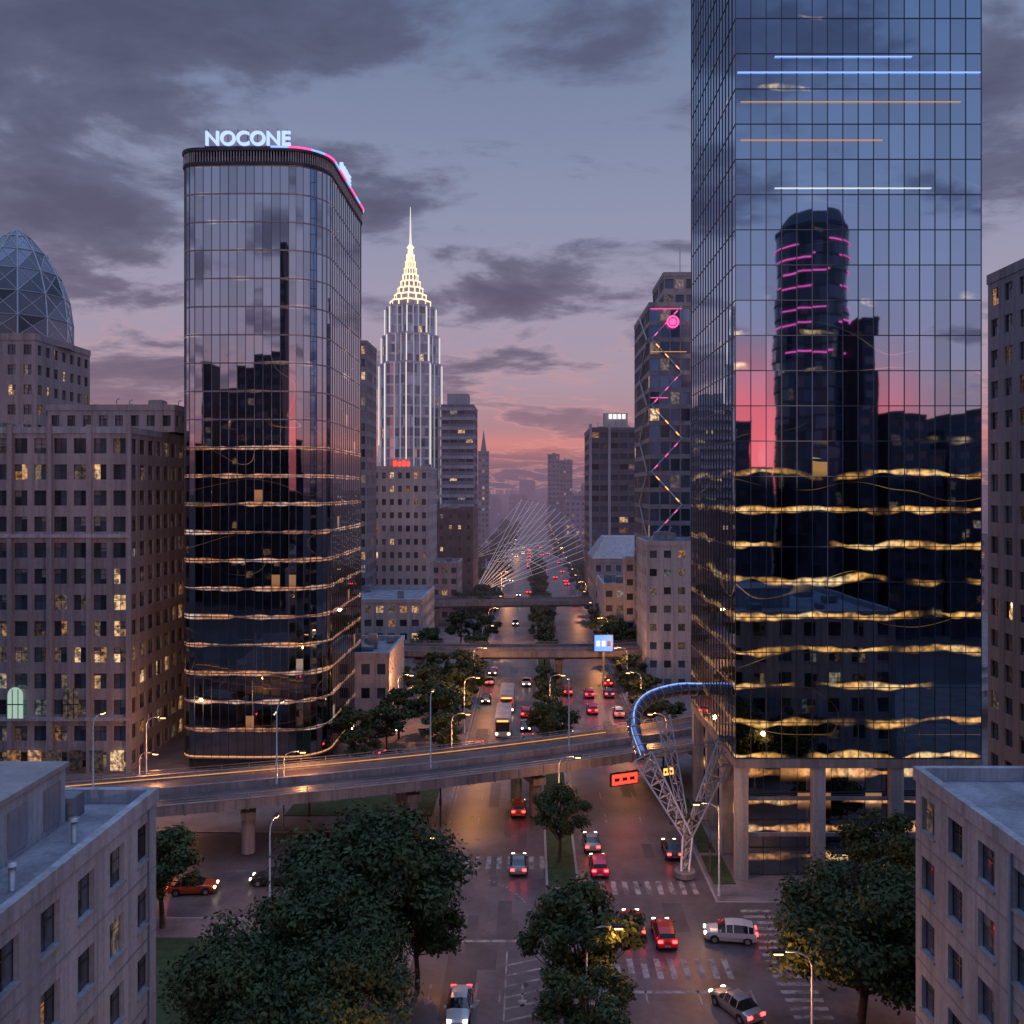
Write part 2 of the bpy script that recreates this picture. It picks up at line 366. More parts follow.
for k in range(26):
    a=math.radians(90*k/26); a2=math.radians(90*(k+.55)/26); R=10.
    p=lambda t,r:(-10+r*math.sin(t),84+r*math.cos(t),z)
    mb.poly([p(a,R),p(a2,R),p(a2,R+.14),p(a,R+.14)][::-1],P_)
def arrow(x,y,s=1):
    if s>0: sheet(mb,x-.09,x+.09,y,y+2.4,z,P_)
    else: sheet(mb,x-.09,x+.09,y-2.4,y,z,P_)
    e=y+2.4*s; mb.poly([(x-.4,e,z),(x+.4,e,z),(x,e+1.3*s,z)],P_)
for x in (-8,-4.3,-.6): arrow(x,73,-1)
for x in (7.4,11.3,15.5): arrow(x,62,1)
for k in range(12): mb.poly([(-1.9,58+k*1.6,z),(1.1,59.2+k*1.6,z),(1.1,59.45+k*1.6,z),(-1.9,58.25+k*1.6,z)],P_)
sheet(mb,-2.05,-1.92,57,78,z,P_)
mb.obj('road_markings')
mb=MB(); rr=random.Random(3)
for i in range(80):
    x=rr.uniform(-9,16); y=rr.uniform(50,150)
    if rr.random()<.35:
        n=14; mb.poly([(x+.35*math.cos(2*math.pi*k/n),y+.35*math.sin(2*math.pi*k/n),.0062+i*.00001) for k in range(n)],M['dmetal'])
    else:
        w_,h_=rr.uniform(.6,2),rr.uniform(2,12); sheet(mb,x,x+w_,y,y+h_,.0052+i*.00001,M['patch'])
mb.obj('manhole_covers_and_road_patches')
# ------------------------------------------------------------ viaducts
def catmull(P,n=10):
    P=[Vector(p) for p in P]; P=[P[0]*2-P[1]]+P+[P[-1]*2-P[-2]]; o=[]
    for i in range(1,len(P)-2):
        for k in range(n):
            t=k/n; a,b,c,d_=P[i-1:i+3]
            o.append(.5*((2*b)+(c-a)*t+(2*a-5*b+4*c-d_)*t*t+(3*b-a-3*c+d_)*t**3))
    o.append(P[-2]); return o
def viaduct(pts,wd,zt,cols,colr=.9,th=1.35,full=True):
    mb=MB(); path=catmull(pts,10); h=wd/2
    mb.sweep(path,[(-h,zt-.45),(-h*.5,zt-th),(h*.5,zt-th),(h,zt-.45),(h,zt),(-h,zt)][::-1],M['conc_v'])
    mb.sweep(path,[(-h+.5,zt+.004),(h-.5,zt+.004),(h-.5,zt+.012),(-h+.5,zt+.012)],M['asph'])
    for s in (-1,1):
        a=s*h; mb.sweep(path,[(a-.14,zt-.5),(a+.14,zt-.5),(a+.14,zt+.6),(a-.14,zt+.6)],M['conc_v'])
        for q in (.85,1.15): mb.sweep(path,[(a-.035,zt+q),(a+.035,zt+q),(a+.035,zt+q+.06),(a-.035,zt+q+.06)],M['metal'])
        mb.sweep(path,[(a-.19,zt+.605),(a+.19,zt+.605),(a+.19,zt+.66),(a-.19,zt+.66)],M['kerb'])
    mb.sweep(path,[(-.2,zt+.014),(.2,zt+.014),(.12,zt+.8),(-.12,zt+.8)],M['conc_v'])
    for a in (-h*.5,h*.5): mb.sweep(path,[(a-.07,zt+.016),(a+.07,zt+.016),(a+.07,zt+.022),(a-.07,zt+.022)],M['paint'])
    for i in range(len(path)-1):
        p,q=path[i],path[i+1]; dd=(q-p); l=dd.length; dd.normalize(); lt=Vector((dd.y,-dd.x,0))
        n_=max(1,int(l/2))
        for k in range(n_):
            c=p+dd*(l*k/n_)
            for s in (-1,1):
                b=c+lt*h*s; mb.box(b.x-.04,b.x+.04,b.y-.04,b.y+.04,zt+.66,zt+1.2,M['metal'])
                b=c+lt*(h+.2)*s
                if full: mb.box(b.x-.1,b.x+.1,b.y-.1,b.y+.1,zt-.55,zt+.55,M['conc_v'])
    for i in cols:
        c=path[i]; dd=(path[min(i+1,len(path)-1)]-path[i-1]).normalized(); lt=Vector((dd.y,-dd.x,0))
        for s in ((-.45,.45) if wd>9 else (0,)):
            q=c+lt*(h*2*s*.6)
            pl=[(q.x+colr*math.cos(t)*.8,q.y+colr*math.sin(t)*.8) for t in np.linspace(0,2*math.pi,15)[:-1]]
            mb.prism(pl,.1,zt-th-.75,M['conc_v'],smooth=True)
        a=lt*h*.8; b=dd*.8
        co_=[c-a-b,c+a-b,c+a+b,c-a+b]; mb.prism([(v.x,v.y) for v in co_][::-1],zt-th-.8,zt-th-.01,M['conc_v'])
    return mb,path
ZV=6.3
vp=[(-120,85,0),(-75,90.5,0),(-41,99.3,0),(-12,108.6,0),(15,120.5,0),(32,130,0),(70,152,0),(120,185,0)]
mb,path=viaduct(vp,11,ZV,[12,17,23,29,34,44,50,58])
sub=path[8:40]
mb.sweep(sub,[(5.2,ZV+.25),(5.3,ZV+.25),(5.3,ZV+.33),(5.2,ZV+.33)],E['warmlow'])
mb.sweep(sub,[(-5.3,ZV+.25),(-5.2,ZV+.25),(-5.2,ZV+.33),(-5.3,ZV+.33)],E['warmlow'])
mb.obj('elevated_road_viaduct')
mb,_=viaduct([(-90,200,0),(-40,190,0),(0,187,0),(30,191,0),(100,215,0)],9,6.6,[8,14,22,30],full=False); mb.obj('elevated_road_viaduct')
mb,_=viaduct([(-120,250,0),(-50,262,0),(0,268,0),(30,272,0),(100,290,0)],9,6.8,[8,14,22,30],full=False); mb.obj('elevated_road_viaduct')
def board(name,x,y,z0,w_,h_,face,post=True,rot=0):
    mb=MB(); mb.box(-w_/2-.15,w_/2+.15,0,.35,-.15,h_+.15,M['dmetal'])
    mb.poly([(-w_/2,-.006,0),(w_/2,-.006,0),(w_/2,-.006,h_),(-w_/2,-.006,h_)],face)
    for k in range(3): mb.box(-w_/2+w_*.1+k*w_*.3,-w_/2+w_*.3+k*w_*.3,-.02,-.008,h_*.3,h_*.65,E['white'] if face==E['screen'] and k!=2 else M['dmetal'])
    if post: mb.box(-.18,.18,.05,.3,-z0,-.16,M['metal'])
    return mb.obj(name,(x,y,z0),rot)
board('electronic_traffic_sign',11.9,113.,3.1,3.6,1.3,E['red'],False,.40)
board('electronic_traffic_sign',17.8,115.6,3.4,1.5,.9,E['amber'],False,.40)
board('lit_billboard',14.8,181,7.6,3.6,3.2,E['screen'])
# ------------------------------------------------------------ towers
def offset(plan,off):
    n=len(plan); r=[]
    for i in range(n):
        a=Vector(plan[i-1]); b=Vector(plan[i]); c=Vector(plan[(i+1)%n])
        d1=(b-a).normalized(); d2=(c-b).normalized(); n1=Vector((d1.y,-d1.x)); n2=Vector((d2.y,-d2.x)); m=(n1+n2)
        m=m/max(.3,m.length_squared/2*1.0) if m.length>0 else n1
        r.append((b.x+m.x*off,b.y+m.y*off))
    return r
def curtain(mb,plan,z0,z1,fh,pane,mull,vs=.05,hs=.09,dep=.07,every=1,band=None):
    n=len(plan); nf=round((z1-z0)/fh); fh=(z1-z0)/nf
    for i in range(n):
        a=Vector((*plan[i],0)); b=Vector((*plan[(i+1)%n],0))
        for j in range(nf):
            u0=z0+j*fh; u1=u0+fh
            mb.poly([a+Z3*u0,b+Z3*u0,b+Z3*u1,a+Z3*u1],pane)
        if i%every==0:
            d1=(b-a).normalized(); o=Vector((d1.y,-d1.x,0))
            p=[a-d1*vs/2-o*.02,a-d1*vs/2+o*dep,a+d1*vs/2+o*dep,a+d1*vs/2-o*.02]
            mb.prism([(v.x,v.y) for v in p],z0,z1,mull,cap=False)
    po=offset(plan,dep*.8)
    for j in range(nf+1):
        z=z0+j*fh; mb.prism(po,z-hs/2,z+hs/2,band or mull)
def rectplan(x0,x1,y0,y1,nx,ny):
    p=[(x0+(x1-x0)*i/nx,y0) for i in range(nx)]+[(x1,y0+(y1-y0)*i/ny) for i in range(ny)]
    p+=[(x1-(x1-x0)*i/nx,y1) for i in range(nx)]+[(x0,y1-(y1-y0)*i/ny) for i in range(ny)]
    return p
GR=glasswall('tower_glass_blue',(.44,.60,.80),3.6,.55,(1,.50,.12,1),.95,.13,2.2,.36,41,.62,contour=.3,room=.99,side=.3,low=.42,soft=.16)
mb=MB(); pl=rectplan(21.0,46.1,92,117,16,16)
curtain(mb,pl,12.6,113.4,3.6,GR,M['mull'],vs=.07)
mb.prism(rectplan(20.9,46.2,91.9,117.1,1,1),11.6,12.5,M['conc_v'])
mb.prism(rectplan(20.9,46.2,91.9,117.1,1,1),113.5,115,M['conc_v'])
GL=glasswall('lobby_glass',(.25,.3,.36),2.9,.72,(1,.42,.14,1),.85,.2,.5,.30,60,.5,room=.72,low=1,soft=.25)
curtain(mb,rectplan(22.4,45.2,93.2,116.2,13,13),.14,11.6,2.9,GL,M['mull'],hs=.16)
for x in (21.7,29.6,37.6,45.4): mb.box(x-.65,x+.65,92.05,93.1,.13,11.598,M['conc_w'])
for y in (99.5,107.5,116.2): mb.box(21.05,22.3,y-.65,y+.65,.13,11.598,M['conc_w'])
for y in (99.5,107.5,116.2): mb.box(45.3,46.05,y-.65,y+.65,.13,11.598,M['conc_w'])
for zz in (4.3,8.): mb.box(22.4,45.9,92.75,93.08,zz,zz+.35,M['conc_v'])
mb.box(30.4,36.8,90.6,92.7,3.3,3.5,M['dmetal']); mb.box(30.6,36.6,90.7,90.75,3.22,3.295,E['warmlow'])
for (z_,x0,x1,m_) in ((82.6,21.2,46.0,E['blue']),(84.2,25,39,E['blue']),(70.8,25,41,E['white']),(79.6,21.5,44,E['warmlow']),(75.7,21.5,36,E['warmlow'])):
    mb.box(x0,x1,91.84,91.9,z_,z_+(.10 if m_==E['blue'] else .05),m_)
mb.obj('glass_office_tower')
def roundplan(x0,x1,y0,y1,rad,seg,bul,nf,ns):
    cx=(x0+x1)/2; p=[]; rl=2.2
    for i in range(4):
        t=math.pi+(math.pi/2)*i/4; p.append((x0+rl+rl*math.cos(t),y0+rl+rl*math.sin(t)))
    for x in np.linspace(x0+rl,x1-rad,nf+1)[:-1]: p.append((x,y0))
    for i in range(seg):
        t=-math.pi/2+(math.pi/2)*i/seg; p.append((x1-rad+rad*math.cos(t),y0+rad+rad*math.sin(t)))
    for y in np.linspace(y0+rad,y1-rad,ns+1)[:-1]: p.append((x1,y))
    for i in range(seg):
        t=(math.pi/2)*i/seg; p.append((x1-rad+rad*math.cos(t),y1-rad+rad*math.sin(t)))
    for x in np.linspace(x1-rad,x0,nf+1)[:-1]: p.append((x,y1))
    for y in np.linspace(y1,y0+rl,ns+1)[:-1]: p.append((x0,y))
    q=[]
    for (x,y) in p:
        u=(x-cx)/((x1-x0)/2); fb=max(0,1-u*u)*bul*(1 if y<y0+rad else 0)
        q.append((x,y-fb))
    return q
GLT=glasswall('tower_glass_rounded',(.50,.52,.60),4.,.5,(1,.44,.2,1),.85,.10,.4,.20,46,.50,contour=.18,room=.96,jit=.004,bandcol=(1,.70,.58,1),low=.45,soft=.3)  # pale band glow painted in for light reflected by the spandrels
lp=roundplan(-49.8,-29.2,128,160,5.0,8,.5,11,14)
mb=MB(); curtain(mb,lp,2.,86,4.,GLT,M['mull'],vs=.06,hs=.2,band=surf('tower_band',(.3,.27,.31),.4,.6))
mb.prism(offset(lp,-.6),.13,2.,M['dmetal'])
bp_=offset(lp,.05); mb.prism(bp_,2.05,2.3,E['warmlow'],cap=False)
mb.prism(offset(lp,.25),86.1,86.5,M['dmetal'])
cr=offset(lp,.1)
for i,(x,y) in enumerate(cr):
    a=Vector((*cr[i],0)); b=Vector((*cr[(i+1)%len(cr)],0))
    for k in range(3):
        c=a.lerp(b,k/3); mb.box(c.x-.07,c.x+.07,c.y-.07,c.y+.07,86.5,88.,M['metal'])
mb.prism(offset(lp,-.8),86.5,87.6,M['dmetal'])
mb.prism(offset(lp,.35),88.,88.5,M['dmetal'])
for i in range(len(lp)):
    x,y=lp[i]
    if x>-37:
        o=offset(lp,.45); a=o[i]; b=o[(i+1)%len(o)]
        if b[0]>-38: mb.tube([(a[0],a[1],88.5),(b[0],b[1],88.5)],.15,E['pink'] if i%5<3 else E['blue'],6)
mb.box(-44,-35,136,150,88.5,90.0,M['dmetal'])
mb.box(-46,-34,127.2,127.3,88.5,88.62,M['dmetal'])
for x in np.arange(-45.5,-34,1.4): mb.tube([(x,127.25,88.5),(x,127.25,91)],.05,M['dmetal'],4)
LT=mb.obj('rounded_glass_office_tower')
def text(name,s,loc,size,mat,parent,rz=0,off=.06,ext=.2):
    c=bpy.data.curves.new(name,'FONT'); c.body=s; c.size=size; c.extrude=ext; c.offset=off; c.align_x='CENTER'
    c.materials.append(mat); o=bpy.data.objects.new(name,c); scene.collection.objects.link(o)
    o.location=loc; o.rotation_euler=(math.radians(90),0,rz); o.parent=parent; return o
text('rooftop_sign_letters','NOCONE',(-39.8,126.9,88.65),2.75,E['sign'],LT,off=.05)
text('rooftop_sign_letters_side','OCONE',(-28.7,140,88.55),2.0,E['sign'],LT,rz=math.radians(90),off=.0)
# -- lobed tower with lit crown
mb=MB(); RIB=surf('tower_rib',(.5,.5,.56),.45,.3,var=.1)
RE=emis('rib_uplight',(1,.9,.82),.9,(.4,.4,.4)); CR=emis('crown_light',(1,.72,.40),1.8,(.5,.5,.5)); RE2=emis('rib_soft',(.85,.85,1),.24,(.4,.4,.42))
GP=winmat('lobed_tower_glass',0,base=(.05,.06,.08))
def star(cx,cy,r,n=16,dp=.12,k=3):
    return [(cx+r*(1+dp*math.cos(n/2*t))*math.cos(t),cy+r*(1+dp*math.cos(n/2*t))*math.sin(t)) for t in np.linspace(0,2*math.pi,n*k+1)[:-1]]
cx,cy=-46.5,350
tiers=[(0,88,10.3),(88,99,9.5),(99,110,8.3)]
for (a,b,r) in tiers:
    p=star(cx,cy,r); n=len(p); z=a
    while z<b-.1:
        z2=min(z+4,b)
        for i in range(n):
            q=p[i]; s_=p[(i+1)%n]
            mb.poly([(q[0],q[1],z),(s_[0],s_[1],z),(s_[0],s_[1],z2),(q[0],q[1],z2)],W1 if random.random()<.04 else GP)
        mb.prism(offset(p,.12),z-.45,z+.45,RIB,cap=False); z+=4
    for i in range(0,n,2):
        x,y=p[i]; ux,uy=(x-cx)/r,(y-cy)/r
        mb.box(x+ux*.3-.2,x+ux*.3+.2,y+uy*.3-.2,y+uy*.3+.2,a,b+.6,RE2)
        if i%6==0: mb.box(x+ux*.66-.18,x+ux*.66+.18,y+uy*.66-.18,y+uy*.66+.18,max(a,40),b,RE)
    mb.prism(offset(p,.35),b-.1,b+.9,RIB)
zz=110.9; rr_=7.4
while rr_>1.1:
    p=star(cx,cy,rr_,16,.05); hh=2.6
    mb.prism(p,zz,zz+hh*.7,RIB); mb.prism(offset(p,.3),zz+hh*.7,zz+hh*.88,CR)
    for i in range(0,48,4): mb.box(p[i][0]-.2,p[i][0]+.2,p[i][1]-.2,p[i][1]+.2,zz,zz+hh*.68,CR)
    zz+=hh; rr_*=.78
c16=lambda r:[(cx+r*math.cos(t),cy+r*math.sin(t)) for t in np.linspace(0,2*math.pi,13)[:-1]]
mb.prism(c16(1.1),zz,zz+2.5,CR,plan2=c16(.9)); mb.prism(c16(1.5),zz+2.5,zz+3.6,CR,plan2=c16(.6)); mb.prism(c16(.6),zz+3.6,zz+8,RE,plan2=c16(.35)); mb.prism(c16(.35),zz+8,150,RE,plan2=c16(.12))
mb.obj('lobed_skyscraper_with_spire')
# -- left office building with domed tower
mb=MB(); a=dict(frame=M['frame'])
block(mb,-90,-56.5,127,150,0,22.2,2.9,3.7,M['conc_left'],WG,None,wf=.66,hf=.58,parapet=0,sides='SE',weights=[66,14,17,3],**a)
block(mb,-90,-56.5,127,150,22.2,48,2.9,3.7,M['conc_left'],WG,M['roof'],wf=.66,hf=.58,coping=M['conc_w'],sides='SE',weights=WW,**a)
block(mb,-74,-54.5,138,165,48.9,52.2,2.6,3.3,M['conc_left'],WG,M['roof'],wf=.5,hf=.5,sides='SE',weights=WW,**a)
block(mb,-72,-53.5,150.01,168,0,52.,2.9,3.7,M['conc_left'],WG,M['roof'],wf=.66,hf=.58,sides='SE',weights=WW,**a)
for x in np.linspace(-90,-56.5,7): mb.box(x-.35,x+.35,126.55,126.997,0,49.2,M['conc_left'])
for z_ in (7.5,33.3): mb.box(-90,-56.2,126.45,126.9,z_,z_+.5,M['conc_w'])
rooftop(mb,-88,-75,129,148,48,M['grey'],M['metal'],9,2); rooftop(mb,-72,-56,140,163,52.2,M['grey'],M['metal'],10,4)
block(mb,-112,-89,162,182,49,67,3,3.6,M['conc_left'],WG,M['roof'],wf=.5,hf=.5,sides='SE',parapet=1.2,weights=WW,**a)
DG=winmat('dome_glass',0,base=(.022,.026,.035),metal=.4); dc=(-98,172)
prof=[(9.6,68.2),(9.6,72),(9.0,76.5),(7.5,81),(5.2,85),(2.6,88),(.2,89.8)]
NS=12
for k in range(len(prof)-1):
    (r0,z0),(r1,z1)=prof[k],prof[k+1]
    for i in range(NS):
        t0=2*math.pi*i/NS; t1=2*math.pi*(i+1)/NS
        A=(dc[0]+r0*math.cos(t0),dc[1]+r0*math.sin(t0),z0);B=(dc[0]+r0*math.cos(t1),dc[1]+r0*math.sin(t1),z0)
        C=(dc[0]+r1*math.cos(t1),dc[1]+r1*math.sin(t1),z1);D=(dc[0]+r1*math.cos(t0),dc[1]+r1*math.sin(t0),z1)
        mb.poly([A,B,C],DG); mb.poly([A,C,D],DG)
        mb.tube([A,D],.16,M['steel_w'],5); mb.tube([A,B],.14,M['steel_w'],5); mb.tube([A,C],.1,M['steel_w'],5); mb.tube([B,D],.1,M['steel_w'],5)
mb.prism([(dc[0]+10.0*math.cos(t),dc[1]+10.0*math.sin(t)) for t in np.linspace(0,2*math.pi,13)[:-1]],67.0,68.2,M['conc_left'])
for xc in (-72.3,-64.5):
    q=[(xc-1.1,126.42,7.9),(xc+1.1,126.42,7.9)]+[(xc+1.1*math.cos(t),126.42,11.2+1.1*math.sin(t)) for t in np.linspace(0,math.pi,9)]
    mb.poly(q,E['arch'] if xc<-70 else W2)
    for dx_ in (-.4,.4): mb.box(xc+dx_-.05,xc+dx_+.05,126.36,126.4,7.9,12,M['frame'])
    mb.box(xc-1.1,xc+1.1,126.35,126.395,9.8,9.95,M['frame'])
rr=random.Random(8)
for x in np.arange(-88,-58,2.9): mb.poly([(x,126.53,.5),(x+1.9,126.53,.5),(x+1.9,126.53,3.4),(x,126.53,3.4)],rr.choice((W1,W2,W0,W1)))
mb.obj('stone_office_building_with_glass_dome')
# -- foreground left & right
mb=MB()
block(mb,-48,-21.6,16,52,0.12,22,3.3,3.65,M['conc_w'],WG,M['roof'],wf=.5,hf=.56,rec=.3,coping=M['conc_w'],frame=M['frame'],sill=M['kerb'],weights=[76,9,13,2],sides='ENS',parapet=.8)
mb.box(-44,-25.2,20,48.8,22,25,M['conc_w']); mb.box(-44.1,-25.05,19.9,48.95,25.003,25.25,M['kerb'])
mb.box(-30,-24.9,49,50.3,22,23.2,M['grey'])
rooftop(mb,-43,-27,22,47,25.25,M['metal'],M['grey'],10,6,1.2)
for y in np.arange(21,47,3.2): mb.box(-25.19,-25.1,y,y+1.6,22.3,24.4,M['grey'])
for y in (26,33,40.5,46): mb.tube([(-23.3,y,22),(-23.3,y,23.1)],.16,M['metal'],8); mb.tube([(-23.3,y,23.1),(-23.3,y,23.25)],.28,M['metal'],8)
mb.tube([(-22.4,20,22.25),(-22.4,50,22.25)],.07,M['metal'],6)
mb.tube([(-21.5,30.2,.2),(-21.5,30.2,21.9)],.09,M['grey'],6); mb.tube([(-21.5,50.9,.2),(-21.5,50.9,21.9)],.09,M['grey'],6)
for z_ in np.arange(3.77,22,3.65): mb.box(-21.598,-21.56,16,52,z_-.03,z_+.03,M['grey'])
mb.obj('concrete_apartment_building')
mb=MB()
block(mb,24,52,18,56,0.12,22,3.4,3.65,M['conc_w'],WG,M['roof'],wf=.5,hf=.56,rec=.3,coping=M['conc_w'],frame=M['frame'],sill=M['kerb'],weights=[80,6,12,2],sides='WNS',parapet=.8)
rooftop(mb,27,50,22,54,22,M['grey'],M['metal'],16,9,1.8)
mb.box(30,40,34,46,22,24.8,M['conc_w']); mb.box(29.9,40.1,33.9,46.1,24.803,25,M['kerb'])
mb.tube([(24.9,20,22.25),(24.9,54,22.25)],.07,M['metal'],6); mb.tube([(23.9,44.8,.2),(23.9,44.8,21.9)],.09,M['grey'],6)
for z_ in np.arange(3.77,22,3.65): mb.box(23.96,23.998,18,56,z_-.03,z_+.03,M['grey'])
mb.obj('concrete_apartment_building')
mb=MB()
block(mb,58,80,78,114,0.12,66,3.2,3.9,M['conc_r'],WG,M['roof'],wf=.55,hf=.55,frame=M['frame'],weights=[84,4,10,2],sides='WSN',parapet=1.2)
mb.obj('stone_office_building')
# -- mid buildings
def bld(name,X0,X1,Y0,Y1,z1,cw,fh,wall,wf=.6,hf=.5,wts=(80,9,9,2),roofn=5,extra=None,sides='SEWN',**k):
    mb=MB(); block(mb,X0,X1,Y0,Y1,0,z1,cw,fh,wall,WG,M['roof'],wf=wf,hf=hf,weights=wts,sides=sides,**k)
    if roofn and X1-X0>5: rooftop(mb,X0,X1,Y0,Y1,z1,M['grey'],M['metal'],roofn,int(abs(X0*7+Y0)),2.6)
    if extra: extra(mb)
    return mb.obj(name)
def ex(mb):
    mb.box(-41,-35,262,266,46,49,M['white']); mb.tube([(-44,262,46),(-44,262,53)],.12,M['metal'])
    for k in range(4): mb.box(-39.5+k*1.3,-38.6+k*1.3,259.8,259.95,46.9,48.4-.3*(k%2),E['red'])
bld('white_office_building',-48,-29.5,260,285,46,2.3,3.8,M['white'],.5,.45,extra=ex)
bld('brown_apartment_building',-31,-19,300,330,33,3,3.5,M['brown'],.3,.35)
def ex2(mb):
    for z_ in np.arange(30,71,3.6): mb.box(-33.3,-20.7,334.6,334.9,z_,z_+1.2,M['white'])
    mb.box(-31,-23,337,345,72,76,M['white'])
bld('banded_office_building',-33,-21,335,360,71,3,3.6,M['grey'],.85,.6,extra=ex2)
bld('slim_residential_tower',-53,-43.5,240,255,79,2.2,3.4,M['grey'],.6,.6)
def ex3(mb):
    o8=lambda r:[(-31+r*math.cos(t),602+r*math.sin(t)) for t in np.linspace(0,2*math.pi,9)[:-1]]
    mb.prism(o8(2),66,80,M['grey'],plan2=o8(.1))
bld('slim_tower_with_spire',-34.5,-27.5,598,606,65,2.4,3.6,M['grey'],roofn=0,extra=ex3)
bld('low_white_building',-34,-23.5,150,168,12,2.8,3.6,M['white'],.55,.45,wts=(60,20,18,2))
bld('low_white_building',-60,-26,215,245,13,2.8,3.4,M['white'],.6,.5,wts=(65,15,18,2))
bld('low_white_building',-50,-22,276,292,17,2.8,3.6,M['conc_r'],.6,.5)
bld('low_white_building',23,37,178,194,29,2.8,3.7,M['white'],.5,.4,wts=(88,4,7,1))
mb=MB(); DT=surf('light_frame_cladding',(.24,.24,.28),.5,.3)
DGL=winmat('braced_tower_glass',0,base=(.03,.04,.055),metal=.8)
block(mb,26,44,196,224,0,80,2.25,3.6,DT,[DGL,W1,W2,W3],M['roof'],wf=.86,hf=.72,rec=.15,weights=(92,2,6,0))
block(mb,30,42,202,220,80.9,88,2.2,3.5,DT,WG,M['roof'],wf=.8,hf=.6,weights=WW); mb.tube([(34,204,88),(34,204,95)],.1,M['metal'])
for k in range(10):
    z0=8+k*7.2; s_=1 if k%2 else -1; xa,xb=(26.4,33) if s_>0 else (33,26.4)
    mb.tube([(xa,195.6,z0),(xb,195.6,z0+7.2)],.2,M['steel_w'],5)
    ya,yb=(197,210) if s_>0 else (210,197); mb.tube([(25.6,ya,z0),(25.6,yb,z0+7.2)],.2,M['steel_w'],5)
    if k>2:
        for q in (.1,.45,.75): mb.tube([(xa+(xb-xa)*q,195.35,z0+7.2*q),(xa+(xb-xa)*(q+.1),195.35,z0+7.2*(q+.1))],.12,E['pink'] if (k+int(q*9))%2 else E['amber'],5)
for z_,x1_ in ((60,30),(70,34),(79.3,33)): mb.box(26.2,x1_,195.45,195.6,z_,z_+.12,E['pink'] if z_!=70 else E['warmlow'])
ring=[(31+1.2*math.cos(t),195.2,76.5+1.2*math.sin(t)) for t in np.linspace(0,2*math.pi,17)]; mb.tube(ring,.22,E['pink'],6)
mb.poly([(31+.8*math.cos(t),195.25,76.5+.8*math.sin(t)) for t in np.linspace(0,2*math.pi,17)[:-1]],E['pink'])
mb.obj('braced_tower_with_neon_sign')
DK=surf('dark_cladding',(.12,.12,.15),.5,.3)
def ex4(mb):
    mb.box(19.7,20.6,299.6,300,0,62,M['white']); mb.box(26,26.9,299.6,300,0,62,M['white']); mb.box(25,33,304,308,61,66,M['white'])
    for k in range(4): mb.box(26.6+k*1.5,27.7+k*1.5,303.6,303.9,64,65.6,E['white'])
bld('dark_office_tower',20,36,300,330,60,3,3.6,DK,.85,.5,extra=ex4)
mb=MB(); block(mb,18.5,36,262,285,0,19,2.8,3.6,M['conc_r'],WG,M['roof'],wf=.5,hf=.5,weights=WW)
mb.prism([(18.2,261.7),(36.3,261.7),(36.3,285.3),(18.2,285.3)],20,26,M['white'],plan2=[(22,268),(33,268),(33,279),(22,279)]); mb.obj('hip_roofed_hotel')
bld('stepped_white_building',19,33,232,255,15,2.8,3.6,M['white'],.6,.45)
bld('stepped_white_building',24,40,228,231.8,22,2.8,3.6,M['white'],.6,.45)
bld('distant_twin_tower',14,23,700,715,67,2.6,3.6,M['grey'],roofn=2); bld('distant_twin_tower',24,34,720,735,63,2.6,3.6,M['grey'],roofn=2)
# -- distant city mass
mb=MB(); rr=random.Random(11)
FW=surf('distant_wall',(.26,.24,.28),.8,var=.3,scale=.05,isl=.3)
def cityblock(x0,x1,y0,y1,z1):
    fh=4.; nz=int(z1/fh)
    mb.box(x0,x1,y0,y1,0,z1,FW)
    if rr.random()<.5: mb.box(x0+2,x1-2,y0+2,y1-2,z1,z1+rr.uniform(2,6),FW)
    for j in range(nz):
        n=int((x1-x0)/3.2)
        for i in range(n):
            xx=x0+1+i*(x1-x0-1)/n; r_=rr.random()
            g=W1 if r_<.18 else (W2 if r_<.3 else W0)
            mb.poly([(xx,y0-.05,j*fh+1.4),(xx+1.8,y0-.05,j*fh+1.4),(xx+1.8,y0-.05,j*fh+3.2),(xx,y0-.05,j*fh+3.2)],g)
y=300
while y<1500:
    for sgn in (-1,1):
        x=(38 if y<600 else 24)+rr.uniform(0,6)
        for k in range(5 if y<700 else 9):
            w_=rr.uniform(12,26); h_=rr.uniform(12,34)+(rr.random()<.12)*rr.uniform(5,22)
            if x<60 and y<400: h_=min(h_,26)
            a_,b_=(x,x+w_) if sgn>0 else (-x-w_-22,-x-22)
            cityblock(a_,b_,y,y+20,h_); x+=w_+rr.uniform(2,9)
    y+=rr.uniform(42,75)
for k in range(70):
    y=rr.uniform(1300,3500); x=rr.uniform(-1200,1200); cityblock(x,x+rr.uniform(20,50),y,y+25,rr.uniform(20,50)+(rr.random()<.25)*35)
mb.obj('distant_buildings')
# -- buildings behind viewpoint (seen mirrored in the glass)
BK=surf('rear_building_wall',(.05,.05,.07),.8,var=.2,scale=.1)
RW0=winmat('rear_window_dark',0,base=(.01,.012,.018),metal=.3)
def rear(name,specs,wts=(92,3,4,1)):
    mb=MB()
    for (x0,x1,y0,y1,z1) in specs: block(mb,x0,x1,y0,y1,0,z1,3.4,4.2,BK,[RW0,W1,W2,W3],M['roof'],wf=.7,hf=.5,weights=wts,sides='N')
    return mb.obj(name)
rear('rear_office_building',[(-121,-108,-75,-50,73),(-107.9,-94,-72,-50,81),(-93.9,-72,-70,-50,85)])
rear('rear_office_building',[(-142,-130,-70,-50,84)]); rear('rear_slab_tower',[(-71.9,-67,-65,-50,122)])
rear('rear_office_building',[(-64,-40,-80,-55,52),(-36,-12,-80,-60,38)]); rear('rear_office_building',[(20,40,-95,-60,34),(41,52,-90,-60,40.5)])
